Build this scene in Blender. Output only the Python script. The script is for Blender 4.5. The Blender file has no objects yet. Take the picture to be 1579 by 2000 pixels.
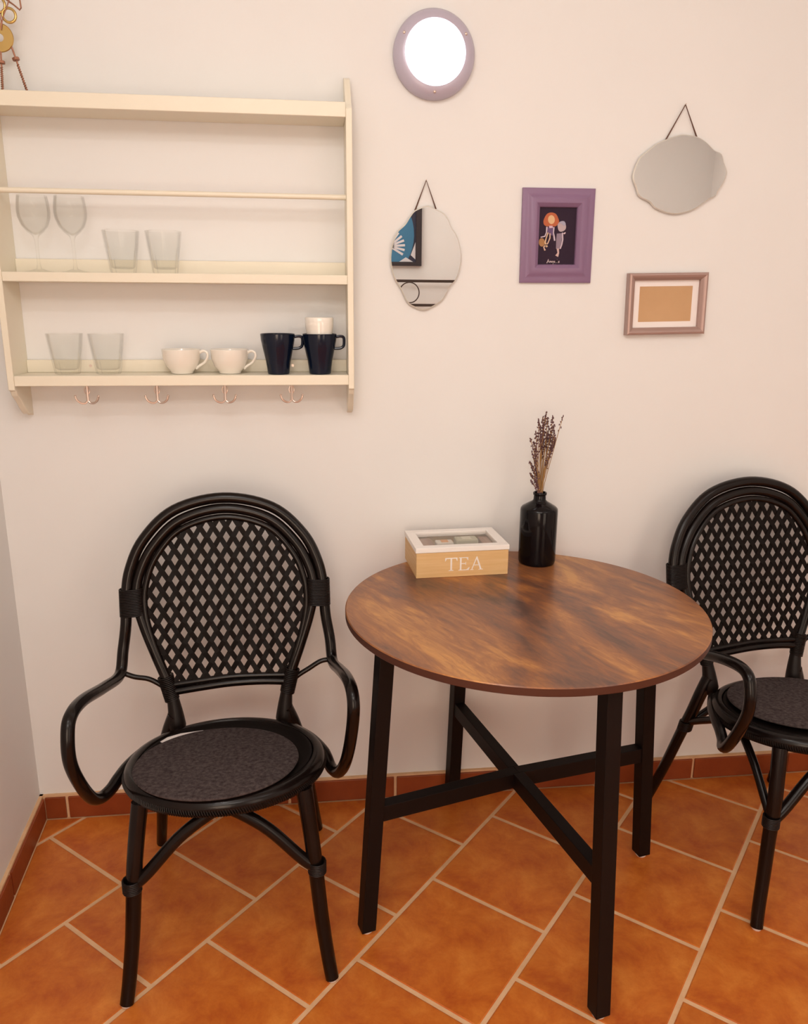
import bpy, bmesh, math, random
from mathutils import Vector, Matrix
from math import sin, cos, pi, radians, atan2, hypot
random.seed(7)
SC = bpy.context.scene
COL = SC.collection

# ------------------------------------------------------------------ camera
W_YAW, PITCH, ROLL = 6.682, 14.767, 0.417
cd = bpy.data.cameras.new('camera'); cam = bpy.data.objects.new('camera', cd); COL.objects.link(cam)
cd.sensor_fit = 'HORIZONTAL'; cd.sensor_width = 36; cd.lens = 36 * 1543.9 / 1579
cd.clip_start = 0.02
cam.matrix_world = (Matrix.Translation((0, -2.0318, 1.4)) @ Matrix.Rotation(radians(-W_YAW), 4, 'Z')
                    @ Matrix.Rotation(radians(90 - PITCH), 4, 'X') @ Matrix.Rotation(radians(ROLL), 4, 'Z'))
SC.camera = cam

# ------------------------------------------------------------------ world, lamps, exposure
SC.view_settings.view_transform = 'Standard'; SC.view_settings.look = 'None'
SC.view_settings.gamma = 1; SC.view_settings.use_curve_mapping = False
SC.view_settings.exposure = -0.10
wd = bpy.data.worlds.new('world'); SC.world = wd; wd.use_nodes = True
wd.node_tree.nodes['Background'].inputs[0].default_value = (1, .9, .8, 1)
wd.node_tree.nodes['Background'].inputs[1].default_value = .3

def point(name, loc, power, col, r=.035):
    l = bpy.data.lights.new(name, 'POINT'); l.energy = power; l.color = col; l.shadow_soft_size = r
    o = bpy.data.objects.new(name, l); COL.objects.link(o); o.location = loc
WARM = (1.0, .965, .945)
# three-bulb ceiling lamp in front of the shelf, a second lamp further right
for dx in (-.08, 0, .08):
    point('ceiling_bulb', (-.22 + dx, -1.62 + dx * .4, 2.40), 3.5, WARM)
for dx in (-.08, .08):
    point('ceiling_bulb', (1.70 + dx, -1.9, 2.40), 2.2, (1.0, .98, .96), .05)
def area(name, loc, rot, sx, sy, power, col):
    l = bpy.data.lights.new(name, 'AREA'); l.shape = 'RECTANGLE'; l.size = sx; l.size_y = sy; l.energy = power; l.color = col
    o = bpy.data.objects.new(name, l); COL.objects.link(o); o.location = loc; o.rotation_euler = [radians(a) for a in rot]
# added fill lights without fixture or opening: two overhead, two low behind the camera
area('overhead_fill', (.9, -1.9, 2.52), (0, 0, 0), 2.4, 1.3, 6, (1.0, .95, .91))
area('rear_left_fill', (-.20, -2.96, .90), (84, 0, 0), .70, 1.5, 20, (1.0, .76, .57))
area('rear_overhead_fill', (.05, -2.70, 2.44), (50, 0, 0), 1.4, .35, 15, (1.0, .93, .855))
area('rear_right_fill', (1.55, -2.96, 1.15), (90, 0, 0), .8, 1.5, 10, (1.0, .82, .66))

# ------------------------------------------------------------------ materials
MATS = {}
def mat(name, col, rough=.5, metal=0, spec=.5, coat=0, trans=0, ior=1.45, emit=None, estr=0):
    if name in MATS: return MATS[name]
    m = bpy.data.materials.new(name); m.use_nodes = True; MATS[name] = m
    b = m.node_tree.nodes['Principled BSDF']
    b.inputs['Base Color'].default_value = (*col, 1); b.inputs['Roughness'].default_value = rough
    b.inputs['Metallic'].default_value = metal; b.inputs['Specular IOR Level'].default_value = spec
    b.inputs['Coat Weight'].default_value = coat; b.inputs['Transmission Weight'].default_value = trans
    b.inputs['IOR'].default_value = ior
    if emit: b.inputs['Emission Color'].default_value = (*emit, 1); b.inputs['Emission Strength'].default_value = estr
    return m
def nodes(m): return m.node_tree.nodes, m.node_tree.links, m.node_tree.nodes['Principled BSDF']
def add_noise_colour(m, stops, scale=8, detail=6, rough=.6, stretch=(1, 1, 1), rot=(0, 0, 0), dist=0, bump=0, bscale=60, rnd=0, coord='Object'):
    N, L, b = nodes(m)
    tc = N.new('ShaderNodeTexCoord'); mp = N.new('ShaderNodeMapping'); nz = N.new('ShaderNodeTexNoise'); cr = N.new('ShaderNodeValToRGB')
    mp.inputs['Scale'].default_value = stretch; mp.inputs['Rotation'].default_value = rot
    nz.inputs['Scale'].default_value = scale; nz.inputs['Detail'].default_value = detail; nz.inputs['Roughness'].default_value = rough; nz.inputs['Distortion'].default_value = dist
    L.new(tc.outputs[coord], mp.inputs[0]); L.new(mp.outputs[0], nz.inputs[0]); L.new(nz.outputs[0], cr.inputs[0])
    e = cr.color_ramp.elements
    while len(e) < len(stops): e.new(.5)
    for k, (p, c) in enumerate(stops): e[k].position = p; e[k].color = (*c, 1)
    out = cr.outputs[0]
    if rnd:
        oi = N.new('ShaderNodeObjectInfo'); mr = N.new('ShaderNodeMapRange'); mr.inputs[3].default_value = 1 - rnd; mr.inputs[4].default_value = 1 + rnd
        hs = N.new('ShaderNodeHueSaturation'); L.new(oi.outputs['Random'], mr.inputs[0]); L.new(mr.outputs[0], hs.inputs['Value']); L.new(out, hs.inputs['Color']); out = hs.outputs[0]
    L.new(out, b.inputs['Base Color'])
    if bump:
        n2 = N.new('ShaderNodeTexNoise'); n2.inputs['Scale'].default_value = bscale; n2.inputs['Detail'].default_value = 4
        bp = N.new('ShaderNodeBump'); bp.inputs['Strength'].default_value = bump; bp.inputs['Distance'].default_value = .002
        L.new(mp.outputs[0], n2.inputs[0]); L.new(n2.outputs[0], bp.inputs['Height']); L.new(bp.outputs[0], b.inputs['Normal'])
    return m

M_wall = add_noise_colour(mat('painted_plaster', (.82, .8, .78), .75, spec=.25), [(.3, (.785, .785, .775)), (.7, (.805, .805, .795))], scale=3, bump=.12, bscale=40)
M_ceil = mat('ceiling_paint', (.85, .83, .8), .8)
TILE = [(.32, (.41, .078, .010)), (.5, (.55, .146, .019)), (.68, (.67, .225, .036))]
M_tile = add_noise_colour(mat('terracotta_tile', (.5, .2, .05), .38, spec=.45), TILE, scale=10, detail=9, rough=.68, dist=.3, bump=.25, bscale=90, rnd=.07)
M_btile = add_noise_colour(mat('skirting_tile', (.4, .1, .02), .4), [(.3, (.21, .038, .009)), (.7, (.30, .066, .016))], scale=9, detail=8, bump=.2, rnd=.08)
M_grout = add_noise_colour(mat('sand_grout', (.6, .4, .25), .85, spec=.2), [(.3, (.66, .40, .22)), (.7, (.78, .52, .31))], scale=14, bump=.3, bscale=200)
M_cream = mat('cream_lacquer', (.82, .765, .63), .35, spec=.4)
M_cane = add_noise_colour(mat('black_lacquered_cane', (.006, .004, .004), .22, spec=.32), [(.35, (.0035, .0022, .002)), (.75, (.009, .005, .004))], scale=14, bump=.1, bscale=60)
M_weave = mat('black_woven_cane', (.005, .003, .0025), .5, spec=.15)
M_wrap = mat('black_wrapped_binding', (.008, .0045, .0035), .42, spec=.25)
M_felt = add_noise_colour(mat('grey_felt', (.1, .09, .09), .95, spec=.1), [(.3, (.030, .022, .022)), (.7, (.095, .074, .072))], scale=130, detail=5, bump=.5, bscale=350)
M_steel = mat('black_powder_coated_steel', (.0065, .0035, .003), .5, spec=.2)
M_rubber = mat('white_plastic_glide', (.7, .62, .58), .5)
GR = -64
M_top = mat('rustic_brown_laminate', (.3, .12, .05), .28, spec=.5)
def build_top_material(m):
    N, L, b = nodes(m)
    tc = N.new('ShaderNodeTexCoord'); mp = N.new('ShaderNodeMapping'); mp.vector_type = 'TEXTURE'; mp.inputs['Rotation'].default_value = (0, 0, radians(GR)); mp.inputs['Scale'].default_value = (1 / 1.3, 1 / 3.2, 1)
    L.new(tc.outputs['Object'], mp.inputs[0])
    n1 = N.new('ShaderNodeTexNoise'); n1.inputs['Scale'].default_value = 1.9; n1.inputs['Detail'].default_value = 5; n1.inputs['Roughness'].default_value = .6; n1.inputs['Distortion'].default_value = .7
    mp2 = N.new('ShaderNodeMapping'); mp2.vector_type = 'TEXTURE'; mp2.inputs['Rotation'].default_value = (0, 0, radians(GR)); mp2.inputs['Scale'].default_value = (1 / 2, 1 / 9, 1)
    L.new(tc.outputs['Object'], mp2.inputs[0])
    n2 = N.new('ShaderNodeTexNoise'); n2.inputs['Scale'].default_value = 5; n2.inputs['Detail'].default_value = 8; n2.inputs['Roughness'].default_value = .7; n2.inputs['Distortion'].default_value = 1.2
    L.new(mp.outputs[0], n1.inputs[0]); L.new(mp2.outputs[0], n2.inputs[0])
    mx = N.new('ShaderNodeMath'); mx.operation = 'MULTIPLY_ADD'; mx.inputs[1].default_value = .32; L.new(n2.outputs[0], mx.inputs[0])
    m2 = N.new('ShaderNodeMath'); m2.operation = 'MULTIPLY'; m2.inputs[1].default_value = .74; L.new(n1.outputs[0], m2.inputs[0]); L.new(m2.outputs[0], mx.inputs[2])
    cr = N.new('ShaderNodeValToRGB'); L.new(mx.outputs[0], cr.inputs[0])
    st = [(.39, (.085, .040, .028)), (.46, (.150, .066, .038)), (.52, (.23, .088, .036)), (.59, (.34, .135, .042)), (.67, (.54, .25, .065))]
    e = cr.color_ramp.elements
    while len(e) < len(st): e.new(.5)
    for k, (p, c) in enumerate(st): e[k].position = p; e[k].color = (*c, 1)
    L.new(cr.outputs[0], b.inputs['Base Color'])
build_top_material(M_top)
M_edge = mat('laminate_edge_band', (.065, .019, .010), .45)
M_glass = mat('clear_glass', (1, 1, 1), .0)
def thin_glass(m):
    N, L, b = nodes(m); out = N['Material Output']
    tr = N.new('ShaderNodeBsdfTransparent'); tr.inputs[0].default_value = (.992, .992, .986, 1)
    gl = N.new('ShaderNodeBsdfGlossy'); gl.inputs['Roughness'].default_value = .02
    fr = N.new('ShaderNodeLayerWeight'); fr.inputs[0].default_value = .18; mx = N.new('ShaderNodeMixShader')
    mm = N.new('ShaderNodeMath'); mm.operation = 'MULTIPLY'; mm.inputs[1].default_value = .32
    L.new(fr.outputs['Fresnel'], mm.inputs[0]); L.new(mm.outputs[0], mx.inputs[0]); L.new(tr.outputs[0], mx.inputs[1]); L.new(gl.outputs[0], mx.inputs[2]); L.new(mx.outputs[0], out.inputs[0])
thin_glass(M_glass)
M_white = mat('white_porcelain', (.86, .82, .74), .15, coat=.5)
M_navy = mat('navy_glazed_stoneware', (.003, .007, .020), .14, spec=.45)
M_chrome = mat('warm_nickel', (.72, .60, .53), .38, metal=1)
M_bottle = mat('black_glass_bottle', (.003, .002, .003), .08, spec=.3)
M_lav = add_noise_colour(mat('dried_lavender_bud', (.1, .045, .05), .9), [(.3, (.075, .030, .036)), (.7, (.17, .085, .09))], scale=90)
M_stem = mat('dried_straw_stem', (.34, .19, .07), .8)
M_pine = add_noise_colour(mat('pale_pine_veneer', (.7, .45, .2), .55), [(.3, (.64, .40, .17)), (.7, (.74, .50, .25))], scale=7, stretch=(1, 1, 22), detail=6)
M_lidw = mat('white_painted_wood', (.86, .82, .78), .4)
M_boxin = mat('brown_box_interior', (.36, .21, .13), .7)
M_purple = mat('purple_painted_wood', (.235, .140, .245), .38)
M_taupe = mat('rose_taupe_metallic_frame', (.40, .28, .25), .36, metal=.3)
M_mount = mat('white_card_mount', (.85, .80, .78), .7)
M_kraft = add_noise_colour(mat('brown_kraft_board', (.58, .34, .13), .8), [(.3, (.52, .32, .165)), (.7, (.58, .365, .195))], scale=6)
M_mirror = mat('silvered_mirror', (.95, .955, .93), .0, metal=1)
M_medge = mat('ground_mirror_edge', (.66, .64, .58), .35, metal=.1)
M_cord = mat('brown_leather_cord', (.12, .055, .035), .6)
M_rim = mat('lilac_grey_lamp_rim', (.50, .46, .56), .3, metal=.1)
M_diff = mat('glowing_opal_glass', (1, 1, 1), .4, emit=(.86, .90, 1.0), estr=10)
M_brass = mat('old_brass', (.62, .42, .15), .3, metal=1)
M_rust = mat('rusty_copper_wire', (.34, .16, .10), .5, metal=.7)
M_darkfr = mat('dark_picture_frame', (.03, .022, .025), .4)
M_darkbar = mat('dark_bronze_bar', (.05, .03, .022), .4)

# ------------------------------------------------------------------ mesh helpers
class MB:
    def __init__(s): s.v = []; s.f = []; s.m = []
    def add(s, vs, fs, mi=0):
        o = len(s.v); s.v += [tuple(v) for v in vs]; s.f += [tuple(i + o for i in f) for f in fs]; s.m += [mi] * len(fs); return s
    def box(s, c, d, rot=0, mi=0):
        x, y, z = (k / 2 for k in d); vs = []
        for a, b, e in ((-1,-1,-1),(1,-1,-1),(1,1,-1),(-1,1,-1),(-1,-1,1),(1,-1,1),(1,1,1),(-1,1,1)):
            X, Y = a * x, b * y; vs.append((c[0] + X * cos(rot) - Y * sin(rot), c[1] + X * sin(rot) + Y * cos(rot), c[2] + e * z))
        return s.add(vs, [(0,3,2,1),(4,5,6,7),(0,1,5,4),(1,2,6,5),(2,3,7,6),(3,0,4,7)], mi)
    def prism(s, poly, axis, a, b, mi=0):
        """extrude a 2D polygon along axis from a to b"""
        def P(u, w, t): return {'x': (t, u, w), 'y': (u, t, w), 'z': (u, w, t)}[axis]
        n = len(poly); vs = [P(u, w, a) for u, w in poly] + [P(u, w, b) for u, w in poly]
        fs = [tuple(range(n))[::-1], tuple(range(n, 2 * n))] + [(i, (i + 1) % n, n + (i + 1) % n, n + i) for i in range(n)]
        return s.add(vs, fs, mi)
    def tube(s, pts, r, seg=12, closed=False, mi=0, flat=None):
        P = [Vector(p) for p in pts]; n = len(P); R = r if hasattr(r, '__len__') else [r] * n
        T = []
        for i in range(n):
            a = P[(i - 1) % n] if (closed or i) else P[0]; b = P[(i + 1) % n] if (closed or i < n - 1) else P[-1]
            T.append((b - a).normalized())
        u = T[0].orthogonal().normalized() if flat is None else (Vector(flat) - T[0] * T[0].dot(Vector(flat))).normalized()
        vs = []
        for i in range(n):
            if flat is None: u = (u - T[i] * T[i].dot(u)).normalized()
            else: u = (Vector(flat) - T[i] * T[i].dot(Vector(flat))).normalized()
            w = T[i].cross(u)
            for k in range(seg):
                t = 2 * pi * k / seg; vs.append(P[i] + (u * cos(t) + w * sin(t)) * R[i])
        fs = []
        for i in range(n if closed else n - 1):
            j = (i + 1) % n
            for k in range(seg): fs.append((i*seg+k, i*seg+(k+1) % seg, j*seg+(k+1) % seg, j*seg+k))
        if not closed: fs += [tuple(range(seg))[::-1], tuple((n-1)*seg + k for k in range(seg))]
        return s.add(vs, fs, mi)
    def lathe(s, prof, seg=32, c=(0, 0, 0), mi=0, radf=None):
        """prof: (r, z) list, open ends at r=0 collapse"""
        vs = []; n = len(prof)
        for i, (r, z) in enumerate(prof):
            for k in range(seg):
                t = 2 * pi * k / seg; rr = r * (radf(i, t) if radf else 1)
                vs.append((c[0] + rr * cos(t), c[1] + rr * sin(t), c[2] + z))
        fs = [(i*seg+k, i*seg+(k+1) % seg, (i+1)*seg+(k+1) % seg, (i+1)*seg+k) for i in range(n-1) for k in range(seg)]
        if prof[0][0] < 1e-6 or True: fs.append(tuple(range(seg))[::-1])
        fs.append(tuple((n-1)*seg + k for k in range(seg)))
        return s.add(vs, fs, mi)
    def ball(s, c, r, seg=8, rings=6, mi=0, M=None):
        vs = []; r = r if hasattr(r, '__len__') else (r, r, r)
        for i in range(1, rings):
            p = pi * i / rings
            for k in range(seg):
                t = 2 * pi * k / seg; v = Vector((r[0] * sin(p) * cos(t), r[1] * sin(p) * sin(t), r[2] * cos(p)))
                vs.append((M @ v if M else v) + Vector(c))
        for sgn in (1, -1):
            v = Vector((0, 0, sgn * r[2])); vs.append((M @ v if M else v) + Vector(c))
        a = len(vs) - 2; fs = []
        for i in range(rings - 2):
            for k in range(seg): fs.append((i*seg+k, (i+1)*seg+k, (i+1)*seg+(k+1) % seg, i*seg+(k+1) % seg))
        for k in range(seg):
            fs.append((a, k, (k+1) % seg)); fs.append((a + 1, (rings-2)*seg+(k+1) % seg, (rings-2)*seg+k))
        return s.add(vs, fs, mi)
    def build(s, name, mats, parent=None, smooth=True, bevel=0, loc=None, angle=40):
        me = bpy.data.meshes.new(name); me.from_pydata(s.v, [], s.f)
        for m in (mats if isinstance(mats, (list, tuple)) else [mats]): me.materials.append(m)
        me.polygons.foreach_set('material_index', s.m)
        bm = bmesh.new(); bm.from_mesh(me); bmesh.ops.recalc_face_normals(bm, faces=bm.faces[:]); bm.to_mesh(me); bm.free()
        if smooth:
            me.polygons.foreach_set('use_smooth', [True] * len(me.polygons)); me.set_sharp_from_angle(angle=radians(angle))
        me.update()
        o = bpy.data.objects.new(name, me); COL.objects.link(o)
        if parent: o.parent = parent
        if loc: o.location = loc
        if bevel:
            b = o.modifiers.new('bevel', 'BEVEL'); b.width = bevel; b.segments = 2; b.limit_method = 'ANGLE'; b.angle_limit = radians(50)
        return o
def spline(pts, n=8, closed=False):
    P = [Vector(p) for p in pts]; m = len(P); out = []
    rng = range(m) if closed else range(m - 1)
    for i in rng:
        if closed: a, b, c, d = P[(i-1) % m], P[i], P[(i+1) % m], P[(i+2) % m]
        else: a, b, c, d = P[max(i-1, 0)], P[i], P[i+1], P[min(i+2, m-1)]
        for k in range(n):
            t = k / n; out.append(.5 * ((2*b) + (c-a)*t + (2*a-5*b+4*c-d)*t*t + (3*b-a-3*c+d)*t**3))
    if not closed: out.append(P[-1])
    return out
def spl2(pts, n=8, closed=False): return [(p[0], p[1]) for p in spline([(a, b, 0) for a, b in pts], n, closed)]
def tag(o, label=None, cat=None, group=None, kind=None):
    if label: o['label'] = label
    if cat: o['category'] = cat
    if group: o['group'] = group
    if kind: o['kind'] = kind
    return o
def thing(name, loc, label, cat, group=None, rz=0):
    o = bpy.data.objects.new(name, None); COL.objects.link(o); o.location = loc; o.rotation_euler = (0, 0, rz)
    o.empty_display_size = .05
    return tag(o, label, cat, group)
def kids(o): return [c for c in bpy.data.objects if c.parent == o]
def copy_tree(o, parent=None):
    c = o.copy(); COL.objects.link(c); c.parent = parent
    for k in kids(o): copy_tree(k, c)
    return c

# ------------------------------------------------------------------ room shell
XR, YF, ZC = 2.5, -3.0, 2.55
def lx(y): return -.778 - .060 * y            # the left wall is slightly out of square
def wall(name, pts, z0=-.02, z1=ZC):
    return tag(MB().prism(pts, 'z', z0, z1).build(name, M_wall, smooth=False), name.replace('_', ' ') + ', warm white plaster', kind='structure')
wall('wall_back', [(lx(0) - .1, 0), (XR, 0), (XR, .1), (lx(0) - .1, .1)])
wall('wall_left', [(lx(0), 0), (lx(0) - .1, 0), (lx(YF) - .1, YF), (lx(YF), YF)])
wall('wall_right', [(XR, YF - .1), (XR + .1, YF - .1), (XR + .1, .1), (XR, .1)])
wall('wall_front', [(lx(YF) - .1, YF - .1), (XR, YF - .1), (XR, YF), (lx(YF) - .1, YF)])
tag(MB().box(((lx(0) + XR) / 2, YF / 2, ZC + .05), (XR - lx(0) + .4, 3.2, .1)).build('ceiling', M_ceil, smooth=False), 'plain white ceiling', kind='structure')

# floor: grout bed with staggered square tiles laid diagonally
floor = tag(MB().prism([(lx(0) - .02, 0), (XR, 0), (XR, YF), (lx(YF) - .02, YF)], 'z', -.03, -.0016).build('floor', M_grout, smooth=False),
            'diagonal terracotta tile floor with sandy joints', kind='structure')
def clip(poly, n, d):
    out = []
    for i in range(len(poly)):
        a, b = poly[i], poly[(i + 1) % len(poly)]
        da = a[0]*n[0] + a[1]*n[1] - d; db = b[0]*n[0] + b[1]*n[1] - d
        if da <= 0: out.append(a)
        if da * db < 0:
            t = da / (da - db); out.append((a[0] + (b[0]-a[0])*t, a[1] + (b[1]-a[1])*t))
    return out
def inset(poly, w):
    """convex CCW polygon shrunk by w"""
    res = poly
    n = len(poly)
    for i in range(n):
        a, b = poly[i], poly[(i + 1) % n]; L = hypot(b[0]-a[0], b[1]-a[1])
        if L < 1e-6: continue
        nx, ny = (b[1]-a[1]) / L, -(b[0]-a[0]) / L
        res = clip(res, (nx, ny), nx*a[0] + ny*a[1] - w)
        if len(res) < 3: return []
    return res
TA = radians(48.62); td = (cos(TA), sin(TA)); tn = (-sin(TA), cos(TA))
S = .30969; G = .0052; CY = -2.0318
V0 = 1.3059 * 1.4 + CY * tn[1]; U0 = .5835 * 1.4 + CY * td[1]
room = [((0, 1), -.0165), ((0, -1), -YF), ((1, 0), XR), ((-1, -.060), .778 - .0165)]
def ccw(p): return p if sum(p[i][0]*p[(i+1) % len(p)][1] - p[(i+1) % len(p)][0]*p[i][1] for i in range(len(p))) > 0 else p[::-1]
for r in range(-5, 16):
    v1 = V0 - S * r; v0 = v1 - S
    for m in range(-14, 16):
        u0 = U0 + (r - 1) * S / 2 + m * S; u1 = u0 + S
        q = [(u*td[0] + v*tn[0], u*td[1] + v*tn[1]) for u, v in ((u0+G, v0+G), (u1-G, v0+G), (u1-G, v1-G), (u0+G, v1-G))]
        if max(p[1] for p in q) < YF or min(p[1] for p in q) > 0 or min(p[0] for p in q) > XR or max(p[0] for p in q) < -.8: continue
        for n, d in room:
            q = clip(q, n, d)
            if len(q) < 3: break
        if len(q) < 3: continue
        q = ccw(q); qi = inset(q, .0025)
        if len(qi) != len(q): qi = None
        mb = MB(); k = len(q); zt = random.uniform(-.0002, .0002)
        cx = sum(p[0] for p in q) / k; cy = sum(p[1] for p in q) / k
        if qi:
            mb.add([(x, y, -.006) for x, y in q] + [(x, y, -.0012) for x, y in q] + [(x, y, zt) for x, y in qi],
                   [tuple(range(k))[::-1], tuple(range(2*k, 3*k))] + [(i, (i+1) % k, k+(i+1) % k, k+i) for i in range(k)] + [(k+i, k+(i+1) % k, 2*k+(i+1) % k, 2*k+i) for i in range(k)])
        else: mb.prism(q, 'z', -.006, zt)
        mb.v = [(x - cx, y - cy, z) for x, y, z in mb.v]
        mb.build('tile', M_tile, floor, smooth=False, loc=(cx, cy, 0))
# skirting of cut tiles
BH = .066
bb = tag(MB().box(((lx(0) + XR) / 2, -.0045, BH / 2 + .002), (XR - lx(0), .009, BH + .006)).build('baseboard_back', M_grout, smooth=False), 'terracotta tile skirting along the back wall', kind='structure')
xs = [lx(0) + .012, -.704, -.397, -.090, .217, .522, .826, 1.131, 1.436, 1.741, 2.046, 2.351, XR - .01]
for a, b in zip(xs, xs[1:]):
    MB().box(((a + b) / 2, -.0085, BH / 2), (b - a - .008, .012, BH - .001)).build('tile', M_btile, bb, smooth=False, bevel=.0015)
ang = atan2(-YF, lx(0) - lx(YF))
Lw = hypot(YF, lx(YF) - lx(0))
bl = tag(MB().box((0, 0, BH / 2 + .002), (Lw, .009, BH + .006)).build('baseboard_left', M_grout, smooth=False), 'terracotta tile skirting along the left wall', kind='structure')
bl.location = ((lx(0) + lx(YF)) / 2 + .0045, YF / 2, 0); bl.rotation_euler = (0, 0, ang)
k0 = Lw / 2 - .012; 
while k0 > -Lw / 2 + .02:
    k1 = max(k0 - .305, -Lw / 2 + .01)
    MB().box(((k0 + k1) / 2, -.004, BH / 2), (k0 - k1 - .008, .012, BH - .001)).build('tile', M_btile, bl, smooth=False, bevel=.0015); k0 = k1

# ------------------------------------------------------------------ round table
TC = Vector((.460, -.415, 0))
tb = thing('round_table', TC, 'round rustic brown wood-look table with four black square-tube steel legs', 'table')
RT = .398
MB().lathe([(0, .732), (RT - .002, .732), (RT, .734), (RT, .748), (RT - .002, .75), (0, .75)], 128).build('table_top', [M_top, M_edge], tb)
top = kids(tb)[0]
for p in top.data.polygons:
    if abs(p.normal.z) < .6 or p.normal.z < 0: p.material_index = 1
feet = {'front': (.552, -.790), 'left': (.098, -.517), 'right': (.833, -.334), 'back': (.380, -.040)}
SQ = .034
for nm, (fx, fy) in feet.items():
    r = Vector((fx - TC.x, fy - TC.y, 0)); u = r.normalized(); w = Vector((-u.y, u.x, 0)); t = r * .875
    def q(c, z): return [(*(c + u*a*SQ/2 + w*b*SQ/2).xy, z) for a, b in ((-1,-1),(1,-1),(1,1),(-1,1))]
    mb = MB(); mb.add(q(r, .010) + q(t, .732), [(0,3,2,1),(4,5,6,7),(0,1,5,4),(1,2,6,5),(2,3,7,6),(3,0,4,7)])
    leg = mb.build('leg', M_steel, tb, smooth=False, bevel=.002)
    gp = r + u * .0
    gb = MB().lathe([(0, 0), (.010, 0), (.0135, .004), (.0135, .010), (0, .011)], 16, c=(gp.x, gp.y, 0)).build('foot_glide', M_rubber, leg)
    rs = r * .95
    bz = .31; c = rs + u * (SQ / 2 + .001)
    if nm in ('front', 'left'):
        M = Matrix.Rotation(atan2(u.y, u.x), 3, 'Z')
        MB().ball((r*.945 + u*(SQ/2) + Vector((0, 0, bz - .035))).to_tuple(), (.004, .006, .006), 12, 8, M=M).build('bolt', M_steel, leg)
ZS = .31
def bar(a, b, name):
    a = Vector(a); b = Vector(b); u = (b - a).normalized(); w = Vector((-u.y, u.x, 0)) * .014; h = .0195
    mb = MB(); vs = []
    for p in (a, b):
        for s1, s2 in ((-1,-1),(1,-1),(1,1),(-1,1)): vs.append(p + w * s1 + Vector((0, 0, h * s2)))
    mb.add(vs, [(0,1,2,3),(7,6,5,4),(0,4,5,1),(1,5,6,2),(2,6,7,3),(3,7,4,0)])
    return mb.build(name, M_steel, tb, smooth=False, bevel=.0015)
def rel(k, f=.945): return Vector((feet[k][0] - TC.x, feet[k][1] - TC.y, 0)) * f
ctr = Vector((.003, .004, ZS))
for k in ('left', 'right', 'front', 'back'):
    e = rel(k); e.z = ZS; u = (e - ctr).normalized()
    bar(ctr + u * (.0 if k in ('left', 'right') else .014), e - u * .015, 'stretcher')

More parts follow.
